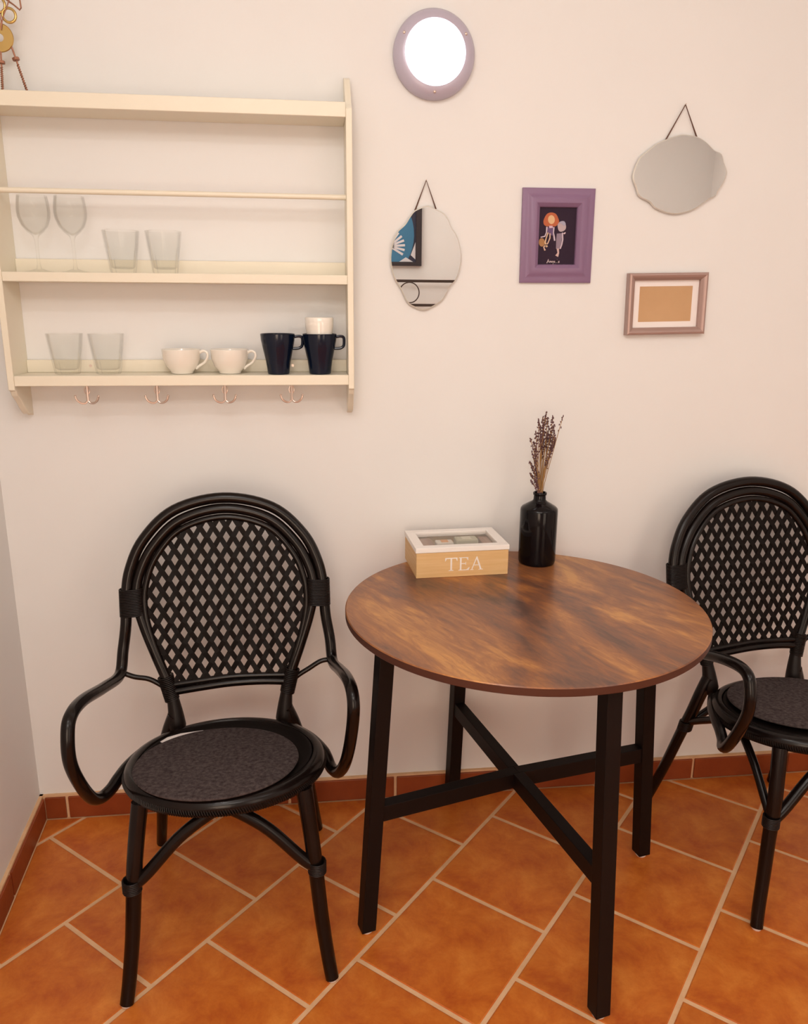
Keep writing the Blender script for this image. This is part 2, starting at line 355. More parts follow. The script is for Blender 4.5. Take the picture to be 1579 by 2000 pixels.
# ------------------------------------------------------------------ rattan armchair
LEAN = math.tan(radians(12))
def bp(x, z): return Vector((x, .13 + (z - .44) * LEAN, z))
def seat_z(y): return .440 - (y + .07) * .105
ZL, ZX = .0492, .0306
def make_chair():
    root = thing('rattan_armchair', (0, 0, 0), 'x', 'chair', 'rattan armchairs beside the round table')
    # outer cane: left arm, arch, right arm in one bent piece
    L = [(-.150, .078, .408), (-.188, .022, .412), (-.2135, -.03, .412), (-.228, -.07, .408), (-.240, -.10, .400), (-.256, -.125, .398), (-.266, -.155, .420), (-.274, -.195, .480), (-.279, -.225, .546), (-.279, -.222, .600), (-.277, -.197, .628), (-.273, -.12, .620), (-.263, .02, .577), (-.252, .135, .550)]
    Rr = [(.150, .078, .408), (.188, .022, .412), (.2115, -.03, .412), (.220, -.055, .407), (.228, -.085, .398), (.241, -.115, .405), (.252, -.145, .440), (.260, -.175, .495), (.266, -.200, .565), (.268, -.205, .615), (.266, -.175, .638), (.262, -.09, .622), (.258, .03, .580), (.249, .135, .552)]
    arch = [(-.245, .600), (-.236, .66), (-.233, .717), (-.222, .785), (-.187, .857), (-.114, .922), (0, .947), (.114, .922), (.187, .857), (.222, .785), (.233, .717), (.236, .66), (.245, .600)]
    path = [Vector(p) for p in L] + [bp(x, z) for x, z in arch] + [Vector(p) for p in Rr[::-1]]
    pts = spline(path, 7); n = len(pts)
    rad = [.0130] * n
    MB().tube(pts, rad, 14).build('arm_and_back_cane', M_cane, root)
    # second hoop running down into the posts
    hp = [(-.126, .425), (-.130, .455), (-.146, .518), (-.171, .585), (-.196, .658), (-.209, .720), (-.200, .776), (-.166, .840), (-.102, .898), (0, .922)]
    hp2 = hp + [(-x, z) for x, z in hp[::-1][1:]]
    MB().tube(spline([bp(x, z) for x, z in hp2], 7), .0122, 14).build('back_hoop', M_cane, root)
    tp = [(-.136, .512), (-.154, .556), (-.1775, .626), (-.1905, .690), (-.1865, .750), (-.160, .815), (-.101, .877), (0, .9025)]
    tp2 = tp + [(-x, z) for x, z in tp[::-1][1:]]
    ring = spline([bp(x, z) + Vector((0, -.003, 0)) for x, z in tp2], 7)
    MB().tube(ring, .0078, 10).build('inner_ring', M_cane, root)
    MB().tube(spline([bp(x, z) for x, z in ((-.140, .494), (-.075, .501), (0, .507), (.075, .507), (.138, .502))], 6), .0095, 12).build('lower_rail', M_cane, root)
    MB().tube(spline([bp(x, z) for x, z in ((-.138, .511), (-.07, .517), (0, .522), (.07, .521), (.136, .518))], 6), .0075, 10).build('lattice_rail', M_cane, root)
    for s, zz in ((-1, .536), (1, .546)):
        MB().tube(spline([bp(s*.250, .548), bp(s*.222, zz), bp(s*.19, .529), bp(s*.165, .515), bp(s*.146, .500)], 6), [.009] + [.0062]*23 + [.008], 10).build('arm_brace', M_cane, root)
    # wrapped bindings
    def wrap(x0, x1, z0, z1, n, ry, tilt, nm='binding', yo=0):
        mb = MB()
        for i in range(n):
            z = z0 + (z1 - z0) * i / (n - 1); loop = []
            a = x0(z) if callable(x0) else x0; b = x1(z) if callable(x1) else x1
            for k in range(20):
                t = 2 * pi * (k + .5) / 20; hw = abs(b - a) / 2; e = ((hw - ry) * (1 if cos(t) > 0 else -1) + ry * cos(t)) / hw
                x = (a + b) / 2 + (b - a) / 2 * e; c = bp(x, z + tilt * (x - (a + b) / 2)); c.y += ry * sin(t) * .98 + yo; loop.append(c)
            mb.tube(loop, .0020, 6, closed=True)
        mb.build(nm, M_wrap, root)
    for s in (-1, 1):
        f = lambda z: .190 + .03*abs(z - .72)*0
        if s < 0: wrap(-.2475, -.1945, .682, .742, 17, .0150, .05)
        else: wrap(.1945, .2475, .686, .746, 17, .0150, -.05)
        inx = lambda z, s=s: s * (.1165 + (z - .455) * .22); outx = lambda z, s=s: s * (.1465 + (z - .455) * .27)
        a, b = (outx, inx) if s < 0 else (inx, outx)
        wrap(a, b, .478, .532, 14, .0140, -s * .25)
    # flared wrapped post foot
    for s in (-1, 1):
        MB().tube([bp(s*.127, .394), bp(s*.1275, .402), bp(s*.128, .414), bp(s*.1295, .430), bp(s*.131, .450), bp(s*.134, .470), bp(s*.139, .495)], [.012, .0185, .0215, .0200, .0172, .0150, .0135], 14).build('post_wrap', M_wrap, root)
    # lattice
    poly = [(p.x, p.z) for p in ring]
    def inside_span(sl, c):
        hits = []
        q = poly
        for i in range(len(q)):
            (x1, z1), (x2, z2) = q[i], q[(i + 1) % len(q)]
            f1 = z1 - sl * x1 - c; f2 = z2 - sl * x2 - c
            if f1 * f2 < 0: t = f1 / (f1 - f2); hits.append((x1 + (x2-x1)*t))
        return (min(hits), max(hits)) if len(hits) >= 2 else None
    SL = ZL / ZX; c0 = {1: .880 - SL * .020 + ZL / 2, -1: .880 + SL * .020 + ZL / 2}
    for sg in (1, -1):
        sl = SL * sg
        for k in range(-17, 18):
            c = c0[sg] + k * ZL; sp = inside_span(sl, c)
            if not sp or sp[1] - sp[0] < .012: continue
            # crossings with the other family: x where sl*x+c = -sl*x+c2
            xsx = []
            for m in range(-40, 41):
                x = (c0[-sg] + m * ZL - c) / (2 * sl)
                if sp[0] < x < sp[1]: xsx.append((x, m))
            xsx.sort()
            pt = [(sp[0], 0)] + [(x, (1 if (m + k) % 2 else -1) * sg * .0016) for x, m in xsx] + [(sp[1], 0)]
            T = Vector((1, 0, sl)).normalized(); wdir = Vector((T.z, 0, -T.x)) * .0058
            vs = []; 
            for x, off in pt:
                p = bp(x, sl * x + c); p.y += -.003 + off
                for a, b in ((-1, -1), (1, -1), (1, 1), (-1, 1)):
                    v = p + wdir * a; v.y += LEAN * wdir.z * a + .0011 * b; vs.append(v)
            fs = [(0, 1, 2, 3), tuple(4*(len(pt)-1)+i for i in (3, 2, 1, 0))]
            for i in range(len(pt) - 1):
                for j in range(4): fs.append((4*i+j, 4*i+(j+1) % 4, 4*i+4+(j+1) % 4, 4*i+4+j))
            MB().add(vs, fs).build('cane_strip', M_weave, root, smooth=False)
    # seat
    def disc(prof, seg, nm, m, rip=None):
        mb = MB(); n = len(prof); vs = []
        for i, (r, h) in enumerate(prof):
            for k in range(seg):
                t = 2 * pi * k / seg; x = r * cos(t); y = -.07 + r * sin(t) * .97; hh = h + (rip(i, k) if rip else 0)
                vs.append((x, y, seat_z(y) + hh))
        fs = [(i*seg+k, i*seg+(k+1) % seg, ((i+1) % n)*seg+(k+1) % seg, ((i+1) % n)*seg+k) for i in range(n if prof[0][0] > 0 else n - 1) for k in range(seg)]
        if prof[0][0] <= 0: fs = [(i*seg+k, i*seg+(k+1) % seg, (i+1)*seg+(k+1) % seg, (i+1)*seg+k) for i in range(n - 1) for k in range(seg)]
        mb.add(vs, fs); return mb.build(nm, m, root)
    disc([(.186, -.002), (.190, .004), (.198, .005), (.208, .001), (.214, -.008), (.215, -.020), (.210, -.030), (.198, -.034), (.186, -.030)], 96, 'seat_frame', M_cane)
    disc([(.0, .000), (.06, .000), (.12, .000), (.172, -.001), (.180, .003), (.1865, .002), (.1865, -.012), (.0, -.012)], 72, 'seat_panel', M_weave)
    # braided edging: short slanted strokes round the lower rim
    mb = MB(); NB = 260
    for k in range(NB):
        t = 2 * pi * k / NB; t2 = t + .032
        def P(tt, r, h): y = -.07 + r * sin(tt) * .97; return (r * cos(tt), y, seat_z(y) + h)
        mb.tube([P(t, .2135, -.013), P((t + t2) / 2, .2172, -.020), P(t2, .2140, -.027)], .0018, 5)
    mb.build('braided_edging', M_wrap, root)
    # legs
    for s in (-1, 1):
        lg = spline([(s*.163, -.200, .430), (s*.171, -.213, .37), (s*.179, -.226, .30), (s*.186, -.232, .22), (s*.193, -.240, .14), (s*.204, -.252, .05), (s*.211, -.262, .004)], 5)
        n = len(lg); o = MB().tube(lg, [.0172 - .0030 * (i / n) for i in range(n)], 14).build('leg', M_cane, root)
        MB().lathe([(0, 0), (.010, 0), (.0115, .003), (.0115, .007), (0, .007)], 14, c=(s*.2113, -.2622, 0)).build('foot_glide', M_rubber, o)
        lg = spline([(s*.132, .128, .440), (s*.150, .130, .395), (s*.166, .138, .335), (s*.176, .158, .27), (s*.192, .202, .13), (s*.208, .246, .004)], 5)
        n = len(lg); o = MB().tube(lg, [.0175 - .0045 * (i / n) for i in range(n)], 14).build('leg', M_cane, root)
        MB().lathe([(0, 0), (.010, 0), (.0115, .003), (.0115, .007), (0, .007)], 14, c=(s*.2085, .247, 0)).build('foot_glide', M_rubber, o)
    # arched braces between the legs
    zb = .300
    MB().tube(spline([(-.186, -.231, zb - .04), (-.155, -.229, zb - .015), (-.09, -.222, .355), (-.03, -.215, .398), (0, -.212, .408), (.03, -.215, .398), (.09, -.222, .355), (.155, -.229, zb - .015), (.186, -.231, zb - .04)], 5), .0130, 12).build('front_brace', M_cane, root)
    for s in (-1, 1):
        MB().tube(spline([(s*.186, -.231, zb - .035), (s*.184, -.205, zb - .01), (s*.178, -.145, .350), (s*.172, -.085, .392), (s*.168, -.05, .403), (s*.166, -.01, .396), (s*.164, .06, .355), (s*.168, .13, .312), (s*.172, .150, .292)], 5), .0100, 12).build('side_brace', M_cane, root)
    MB().tube(spline([(-.172, .152, .285), (-.13, .150, .315), (-.06, .135, .370), (0, .112, .398), (.06, .135, .370), (.13, .150, .315), (.172, .152, .285)], 5), .0100, 12).build('back_brace', M_cane, root)
    for s in (-1, 1):
        for x, y, z, ax in ((s*.186, -.231, .262, 0), (s*.172, .150, .290, 1)):
            mb = MB()
            for i in range(7):
                zz = z - .012 + i * .004
                mb.tube([(x + .0175 * cos(2*pi*k/16), y + (zz - z) * (-.3 if ax else 0) + .0175 * sin(2*pi*k/16), zz) for k in range(16)], .0022, 6, closed=True)
            mb.build('leg_binding', M_wrap, root)
    return root
def make_pad(label):
    p = thing('seat_pad', (0, 0, 0), label, 'cushion', 'felt pads on the armchairs')
    mb = MB(); seg = 72; prof = [(0, 0), (.165, 0), (.171, .0015), (.1725, .004), (.171, .0065), (.165, .008), (0, .0085)]
    vs = []
    for i, (r, h) in enumerate(prof):
        for k in range(seg):
            t = 2*pi*k/seg; x = r*cos(t); y = r*sin(t)*.95; vs.append((x, y, -y*.105 + h))
    mb.add(vs, [(i*seg+k, i*seg+(k+1) % seg, (i+1)*seg+(k+1) % seg, (i+1)*seg+k) for i in range(len(prof)-1) for k in range(seg)])
    mb.build('felt_disc', M_felt, p)
    return p
chair = make_chair()
CH = [((-.207, -.390, 0), radians(2.5)), ((1.183, -.322, 0), radians(6))]
chair2 = copy_tree(chair)
for o, (l, a), lb in ((chair, CH[0], 'black rattan armchair with lattice back standing left of the round table, in full view'),
                      (chair2, CH[1], 'black rattan armchair with lattice back half hidden behind the right of the round table')):
    o.location = l; o.rotation_euler = (0, 0, a); o['label'] = lb
def chair_pt(c, x, y, z):
    (l, a) = CH[c]; return (l[0] + x*cos(a) - y*sin(a), l[1] + x*sin(a) + y*cos(a), z)
pad = make_pad('round mottled grey felt pad with a white paper tag, on the left armchair')
pad.location = chair_pt(0, -.016, -.112, seat_z(-.112) + .0058); pad.rotation_euler = (0, 0, CH[0][1])
pad2 = make_pad('round mottled grey felt pad without a tag, on the right armchair')
pad2.location = chair_pt(1, .004, -.052, seat_z(-.052) + .0058); pad2.rotation_euler = (0, 0, CH[1][1])
tg = MB(); tg.add([(-.105, .090, -.0075), (-.135, .124, -.0120), (-.122, .144, -.0138), (-.094, .160, -.0155), (-.044, .168, -.0162), (-.050, .130, -.0115)], [(0, 1, 2, 3, 4, 5)])
tg.v += [(x, y, z + .0006) for x, y, z in tg.v[:6]]; tg.f += [(6, 7, 8, 9, 10, 11)] + [(i, (i+1) % 6, 6+(i+1) % 6, 6+i) for i in range(6)]; tg.m += [0]*7
tg.build('care_tag', M_mount, pad, smooth=False)['label'] = 'white paper tag'

# ------------------------------------------------------------------ plate shelf
SX0, SX1, SD = -.6805, .0885, .107
sh = thing('plate_shelf', ((SX0 + SX1) / 2, -.0005, 1.2), 'cream painted plate shelf with a rod and hooks, hung high on the left', 'shelf')
def sp(mb, name, m=M_cream, bevel=.0015, **k):
    mb.v = [(x - sh.location.x, y - sh.location.y, z - sh.location.z) for x, y, z in mb.v]
    return mb.build(name, m, sh, bevel=bevel, **k)
side = [(0, 1.902), (-.012, 1.902)] + spl2([(-.030, 1.895), (-.055, 1.868), (-.080, 1.838), (-.1075, 1.818)], 4) + [(-SD, 1.200), (-.098, 1.197)] + spl2([(-.092, 1.186), (-.072, 1.172), (-.055, 1.155), (-.040, 1.142), (-.030, 1.136)], 4) + [(-.006, 1.134), (0, 1.128)]
for x0, x1 in ((SX0 - .0145, SX0), (SX1, SX1 + .0140)):
    sp(MB().prism(side, 'x', x0, x1), 'side_panel')
xm, xw = (SX0 + SX1) / 2, SX1 - SX0
sp(MB().box((xm, -.0455, 1.8078), (xw, .090, .014)), 'top_board'); sp(MB().box((xm, -SD + .008, 1.8155), (xw, .016, .031)), 'front_rail')
sp(MB().box((xm, -.053, 1.4525), (xw, .106, .021)), 'middle_board'); sp(MB().box((xm, -.053, 1.221), (xw, .106, .024)), 'bottom_board')
sp(MB().box((xm, -.006, 1.4795), (xw, .011, .032)), 'back_rail'); b2 = sp(MB().box((xm, -.006, 1.2480), (xw, .011, .030)), 'back_rail')
sp(MB().box((xm, -.006, 1.823), (xw, .011, .018)), 'back_rail')
for px in (-.532, -.046):
    mb = MB().tube([(px, -.0112, 1.249), (px, -.0130, 1.249)], .0035, 12); mb.v = [(x - sh.location.x, y + .0005, z - 1.2) for x, y, z in mb.v]
    mb.build('screw', M_chrome, b2)
sp(MB().tube([(SX0, -.080, 1.636), (SX1, -.080, 1.636)], .0060, 16), 'rod', bevel=0)
for hx in (-.526, -.366, -.2075, -.0485):
    y = -.086; mb = MB()
    mb.tube([(hx, y, 1.2095), (hx, y, 1.190), (hx, y, 1.172)], [.0036, .0030, .0036], 8)
    for s in (-1, 1):
        mb.tube(spline([(hx, y, 1.174), (hx + s*.006, y - .001, 1.1675), (hx + s*.015, y - .003, 1.1680), (hx + s*.0225, y - .005, 1.174), (hx + s*.0262, y - .006, 1.183)], 5), .0026, 8)
        mb.ball((hx + s*.0262, y - .006, 1.184), .0029, 8, 6)
    mb.tube([(hx + .006*cos(2*pi*k/14), y, 1.197 + .009*sin(2*pi*k/14)) for k in range(14)], .0013, 6, closed=True)
    sp(mb, 'hook', M_chrome, bevel=0)

# ------------------------------------------------------------------ crockery
def tumbler(label, loc, rt=.0415, rb=.029, h=.094):
    def rf(i, t):
        return 1 - (.10 * (1 - abs(sin(5 * t))) ** .8 if 1 <= i <= 5 else 0)
    t_ = .0022
    prof = [(rb*.6, .0005), (rb*.93, 0), (rb, .003), (rb + (rt-rb)*.25, h*.25), (rb + (rt-rb)*.45, h*.45), (rb + (rt-rb)*.58, h*.58), (rb + (rt-rb)*.68, h*.64), (rt, h-.001), (rt - t_/2, h), (rt - t_, h-.001),
            (rb + (rt-rb)*.66 - t_, h*.64), (rb + (rt-rb)*.5 - t_ - .001, h*.45), (rb - .004 + (rt-rb)*.15, .014), (rb*.7, .0100), (0.0002, .0095)]
    o = MB().lathe([(0.0002, .0005)] + prof, 60, radf=rf).build('glass_tumbler', M_glass, loc=loc, angle=35)
    return tag(o, label, 'glass', 'fluted glass tumblers on the plate shelf')
tumbler('clear fluted tumbler on the bottom shelf, nearest the left end', (-.574, -.056, 1.2331))
tumbler('clear fluted tumbler on the bottom shelf, next to the white cup', (-.480, -.056, 1.2331))
tumbler('clear fluted tumbler on the middle shelf, beside the stemmed glasses', (-.4265, -.060, 1.4631))
tumbler('clear fluted tumbler on the middle shelf, furthest right of the glasses', (-.332, -.060, 1.4631))
def wine(label, loc):
    prof = [(.0002, 0), (.026, 0), (.0305, .0008), (.030, .0020), (.018, .0045), (.0055, .009), (.0036, .018), (.0033, .055), (.0040, .072), (.0075, .080), (.018, .088), (.0285, .101), (.0345, .118), (.0360, .132), (.0345, .150), (.0320, .165),
            (.0314, .1655), (.0308, .165), (.0333, .150), (.0348, .132), (.0333, .118), (.0272, .102), (.017, .0905), (.006, .083), (.0002, .081)]
    return tag(MB().lathe(prof, 48).build('wine_glass', M_glass, loc=loc, angle=60), label, 'glass', 'stemmed wine glasses on the plate shelf')
wine('clear stemmed wine glass at the left end of the middle shelf', (-.614, -.056, 1.4631))
wine('clear stemmed wine glass between the other stemmed glass and the tumblers', (-.534, -.056, 1.4631))
def cup(label, loc, m=M_white):
    c = thing('coffee_cup', loc, label, 'cup', 'white coffee cups on the bottom shelf')
    MB().lathe([(.0002, .001), (.022, 0), (.025, .001), (.027, .006), (.037, .018), (.0435, .036), (.0455, .057), (.0445, .058), (.0432, .056), (.041, .036), (.034, .019), (.022, .009), (.0002, .008)], 48).build('bowl', m, c)
    MB().tube(spline([(.0420, -.004, .049), (.052, -.005, .054), (.061, -.006, .050), (.062, -.006, .040), (.054, -.005, .027), (.042, -.004, .019), (.033, -.003, .012)], 5), [.0035]*7 + [.0030]*18 + [.0032]*6, 8).build('handle', m, c)
    return c
cup('wide white coffee cup on the bottom shelf, next to a clear tumbler', (-.309, -.055, 1.2331))
cup('wide white coffee cup on the bottom shelf, next to a dark blue mug', (-.1955, -.055, 1.2331))
def mug(label, loc):
    c = thing('mug', loc, label, 'mug', 'dark blue mugs on the bottom shelf')
    MB().lathe([(.0002, .001), (.024, 0), (.0262, .002), (.0270, .010), (.0300, .032), (.0360, .060), (.0400, .080), (.0412, .0945), (.0402, .0955), (.0385, .094), (.0372, .080), (.033, .060), (.027, .032), (.0235, .012), (.0002, .008)], 48).build('body', M_navy, c)
    MB().tube(spline([(.0385, 0, .088), (.050, 0, .0895), (.0575, 0, .087), (.0590, 0, .077), (.0570, 0, .066), (.048, 0, .061), (.0345, 0, .0605)], 5), .0035, 8).build('handle', M_navy, c)
    return c
mug('glossy dark blue flared mug beside the white coffee cup', (-.0785, -.072, 1.2331))
mug('glossy dark blue flared mug in the right corner, holding a pale beaker', (.0215, -.072, 1.2331))
tag(MB().lathe([(.0002, .001), (.020, 0), (.0215, .002), (.0275, .058), (.0335, .098), (.0342, .118), (.0335, .119), (.0325, .118), (.0315, .098), (.0255, .058), (.0195, .006), (.0002, .005)], 40).build('beaker', M_white, loc=(.0215, -.072, 1.2475)),
    'cream white beaker stacked inside the right dark blue mug', 'cup')

# ------------------------------------------------------------------ wall lamp
wl = thing('wall_lamp', (.299, 0, 1.958), 'round lit bulkhead lamp with a lilac-grey metal rim', 'lamp')
def ylathe(prof, seg=64, c=(0, 0)):
    mb = MB().lathe([(r, z) for r, z in prof], seg); mb.v = [(x + c[0], -z, y + c[1]) for x, y, z in mb.v]; return mb
ylathe([(.060, 0), (.0925, 0), (.0955, .004), (.0950, .016), (.088, .026), (.076, .0335), (.0705, .034), (.0690, .031), (.068, .020)], 96).build('rim', M_rim, wl)
ylathe([(.0002, .042), (.025, .0415), (.048, .0385), (.062, .034), (.0688, .030), (.068, .022), (.0002, .022)], 64).build('diffuser', M_diff, wl)
for a in (152, 30, 270):
    x, z = .0815 * cos(radians(a)), .0815 * sin(radians(a))
    MB().ball((x, -.0305, z), (.0035, .0025, .0035), 12, 8).build('screw', M_chrome, wl)

# ------------------------------------------------------------------ frames
def frame_mesh(w, h, prof):
    """mitred frame, prof: (inward distance from the outer edge, height off the wall)"""
    mb = MB(); vs = []; n = len(prof)
    for t, d in prof:
        for sx, sz in ((-1, -1), (1, -1), (1, 1), (-1, 1)): vs.append((sx * (w/2 - t), -d, sz * (h/2 - t)))
    mb.add(vs, [(i*4+k, i*4+(k+1) % 4, (i+1)*4+(k+1) % 4, (i+1)*4+k) for i in range(n-1) for k in range(4)]); return mb
def flat(mb, pts, y, mi=0): return mb.add([(x, y, z) for x, z in pts], [tuple(range(len(pts)))], mi)
def slab(name, pts, y, m, parent, th=.0008):
    return MB().prism(pts, 'y', y, y - th).build(name, m, parent, smooth=False)
def rect(w, h, cx=0, cz=0): return [(cx-w/2, cz-h/2), (cx+w/2, cz-h/2), (cx+w/2, cz+h/2), (cx-w/2, cz+h/2)]
pf = thing('framed_picture', (.6175, 0, 1.5655), 'wide purple picture frame around a dark print of two doll-like figures', 'picture', 'small frames on the wall')
pf.rotation_euler = (0, radians(-.45), 0)
frame_mesh(.184, .224, [(0, 0), (0, .007), (.003, .0085), (.011, .0095), (.018, .0120), (.024, .0160), (.030, .0178), (.035, .0172), (.040, .0140), (.0440, .0095), (.0450, .004)]).build('frame', M_purple, pf, angle=25)
pr = slab('print', rect(.098, .138), -.003, mat('print_dark_ground', (.028, .014, .030), .6, spec=.2), pf)
def shape(pts, col, y, nm='figure_shape'):
    MB().prism(pts, 'y', y, y - .00035).build(nm, mat('ink_%d_%d_%d' % tuple(int(c * 255) for c in col), col, .45), pr, smooth=False)
# picture coordinates: zoomed pixels of the print -> metres from the frame centre
def pc(x, y): return ((x - (245 + 1385) / 2 + (y - 1000) * .055) / 1130 * .094, -(y - 1005) / 1710 * .137)
def PP(pts): return [pc(*p) for p in pts]
def oval(cx, cy, rx, ry, n=24): return [(cx + rx*cos(2*pi*k/n), cy + ry*sin(2*pi*k/n)) for k in range(n)]
def limb(pts, w):
    l, r = [], []
    for i, p in enumerate(pts):
        a = pts[max(i-1, 0)]; b = pts[min(i+1, len(pts)-1)]; L = hypot(b[0]-a[0], b[1]-a[1]); nx, ny = -(b[1]-a[1])/L, (b[0]-a[0])/L
        ww = w[i] if hasattr(w, '__len__') else w
        l.append((p[0]+nx*ww, p[1]+ny*ww)); r.append((p[0]-nx*ww, p[1]-ny*ww))
    return l + r[::-1]
Y0 = -.0039
SKIN = (.55, .36, .30); PALE = (.55, .45, .52)
shape(PP(spl2([(400, 600), (430, 480), (520, 350), (650, 310), (780, 350), (850, 460), (880, 580), (820, 680), (740, 720), (640, 700), (540, 720), (440, 690)], 3, True)), (.46, .105, .03), Y0)
shape(PP(oval(645, 520, 105, 130)), (.66, .42, .22), Y0 - .0004)
shape(PP([(520, 740), (700, 740), (690, 900), (680, 990), (600, 960), (530, 930)]), (.115, .06, .16), Y0)
shape(PP([(570, 700), (680, 700), (690, 760), (580, 770)]), (.62, .42, .52), Y0 - .0004)
for pts, w, c in (([(505, 730), (490, 900), (440, 1010), (310, 1040)], [22, 18, 18, 14], PALE), ([(720, 740), (705, 900), (725, 1030), (740, 1140)], [20, 16, 24, 22], PALE),
                  ([(540, 900), (480, 1060), (445, 1190), (500, 1330)], [18, 16, 24, 30], (.62, .42, .26)), ([(600, 920), (595, 1060), (530, 1210), (400, 1330), (440, 1430)], [18, 18, 16, 20, 26], (.60, .40, .30)),
                  ([(985, 900), (990, 1100), (960, 1250), (910, 1380)], [18, 20, 18, 16], PALE), ([(835, 1370), (850, 1500), (800, 1600)], [36, 26, 50], (.55, .38, .36))):
    shape(PP(limb(pts, w)), c, Y0 - .0004)
shape(PP(oval(345, 1190, 95, 125)), (.36, .17, .055), Y0)
shape(PP(spl2([(835, 700), (860, 620), (930, 570), (1040, 570), (1080, 640), (1095, 740), (1060, 820), (960, 870), (870, 840)], 3, True)), (.46, .36, .38), Y0)
shape(PP(spl2([(880, 610), (940, 565), (1040, 565), (1085, 650), (1040, 700), (960, 640)], 3, True)), (.36, .34, .44), Y0 - .0004)
shape(PP([(1000, 920), (1080, 880), (1080, 920), (1040, 945)]), (.66, .50, .54), Y0)
shape(PP([(810, 930), (990, 910), (960, 1080), (930, 1380), (780, 1380), (790, 1100)]), (.24, .18, .24), Y0)
def stroke(pts, w=11): shape(PP(limb(pts, w)), (.62, .50, .50), Y0, 'lettering')
# handwritten word "Angels"
stroke([(490, 1810), (545, 1690), (565, 1790)]); stroke([(505, 1765), (560, 1755)], 8)
stroke([(590, 1790), (600, 1745), (625, 1750), (630, 1790)], 9)
stroke([(690, 1750), (655, 1750), (650, 1785), (685, 1785), (690, 1745), (680, 1850), (650, 1860)], 8)
stroke([(712, 1768), (745, 1755), (722, 1742), (710, 1780), (748, 1785)], 8)
stroke([(790, 1795), (775, 1770), (815, 1690), (790, 1780), (820, 1795)], 9)
stroke([(885, 1745), (850, 1758), (885, 1780), (845, 1795)], 9)
sf = thing('framed_picture', (.9155, 0, 1.404), 'small rose-taupe landscape frame with a white mount around blank brown card', 'picture', 'small frames on the wall')
sf.rotation_euler = (0, radians(-1.3), 0)
frame_mesh(.212, .154, [(0, 0), (0, .018), (.002, .021), (.006, .0225), (.010, .021), (.014, .0165), (.0175, .014), (.0182, .010), (.0185, .004)]).build('frame', M_taupe, sf, angle=28)
slab('mount', rect(.178, .120), -.004, M_mount, sf, .0012); slab('backing_card', rect(.142, .0885), -.0051, M_kraft, sf, .0006)

# ------------------------------------------------------------------ mirrors
def mirror(name, loc, outline, cord, label):
    m = thing(name, (loc[0], 0, loc[1]), label, 'mirror', 'frameless scalloped mirrors on the wall')
    o = spl2([(x - loc[0], z - loc[1]) for x, z in outline], 6, True); n = len(o)
    inn = [(x * .975, z * .975) for x, z in o]
    mb = MB(); mb.add([(x, -.006, z) for x, z in o] + [(x, -.0085, z) for x, z in o] + [(x, -.0105, z) for x, z in inn],
                      [tuple(range(n))[::-1]] + [(i, (i+1) % n, n+(i+1) % n, n+i) for i in range(n)] + [(n+i, n+(i+1) % n, 2*n+(i+1) % n, 2*n+i) for i in range(n)])
    mb.build('bevelled_edge', M_medge, m, angle=20)
    MB().add([(x, -.0106, z) for x, z in inn] + [(x, -.0100, z) for x, z in inn], [tuple(range(n)), tuple(range(n, 2*n))[::-1]] + [(i, (i+1) % n, n+(i+1) % n, n+i) for i in range(n)]).build('mirror_glass', M_mirror, m, smooth=False)
    c = [(x - loc[0], y, z - loc[1]) for x, y, z in cord]
    MB().tube(c, .0019, 8).build('hanging_cord', M_cord, m)
    MB().tube([(c[1][0], -.0002, c[1][2] - .002), (c[1][0], -.010, c[1][2] + .001)], .0012, 8).build('nail', M_chrome, m)
    return m
mirror('wall_mirror', (.2855, 1.507), [(0.2899, 1.63), (0.2604, 1.6203), (0.2473, 1.6064), (0.2345, 1.5872), (0.2154, 1.5689), (0.2043, 1.544), (0.1988, 1.5107), (0.2017, 1.484), (0.2106, 1.4571), (0.2239, 1.4369), (0.2322, 1.4199), (0.2431, 1.4011), (0.2593, 1.3909), (0.2846, 1.3842), (0.3097, 1.3947), (0.3293, 1.4087), (0.3398, 1.4242), (0.3485, 1.4415), (0.3625, 1.457), (0.371, 1.4792), (0.3756, 1.5097), (0.3713, 1.5398), (0.3628, 1.563), (0.3489, 1.5826), (0.3396, 1.6022), (0.327, 1.6151), (0.3111, 1.622)],
       [(.2590, -.005, 1.619), (.2855, -.006, 1.6880), (.3105, -.005, 1.623)], 'upright oval scalloped mirror reflecting a blue picture, below the round lamp')
mirror('wall_mirror', (.9225, 1.714), [(0.923, 1.807), (0.9578, 1.8029), (0.9833, 1.7915), (1.006, 1.7739), (1.0262, 1.7653), (1.0355, 1.7456), (1.045, 1.7242), (1.0391, 1.6992), (1.0272, 1.6802), (1.0216, 1.6676), (1.0082, 1.661), (0.9884, 1.6481), (0.9687, 1.6351), (0.9449, 1.6267), (0.9208, 1.6222), (0.8924, 1.6257), (0.8635, 1.6362), (0.8483, 1.6499), (0.8213, 1.6618), (0.811, 1.6817), (0.8003, 1.7061), (0.8051, 1.7306), (0.8152, 1.7521), (0.8343, 1.7678), (0.8566, 1.785), (0.8829, 1.7962), (0.9028, 1.8028)],
       [(.8790, -.005, 1.793), (.9220, -.006, 1.8745), (.9600, -.005, 1.800)], 'wide scalloped mirror reflecting plain wall, hung at the upper right')

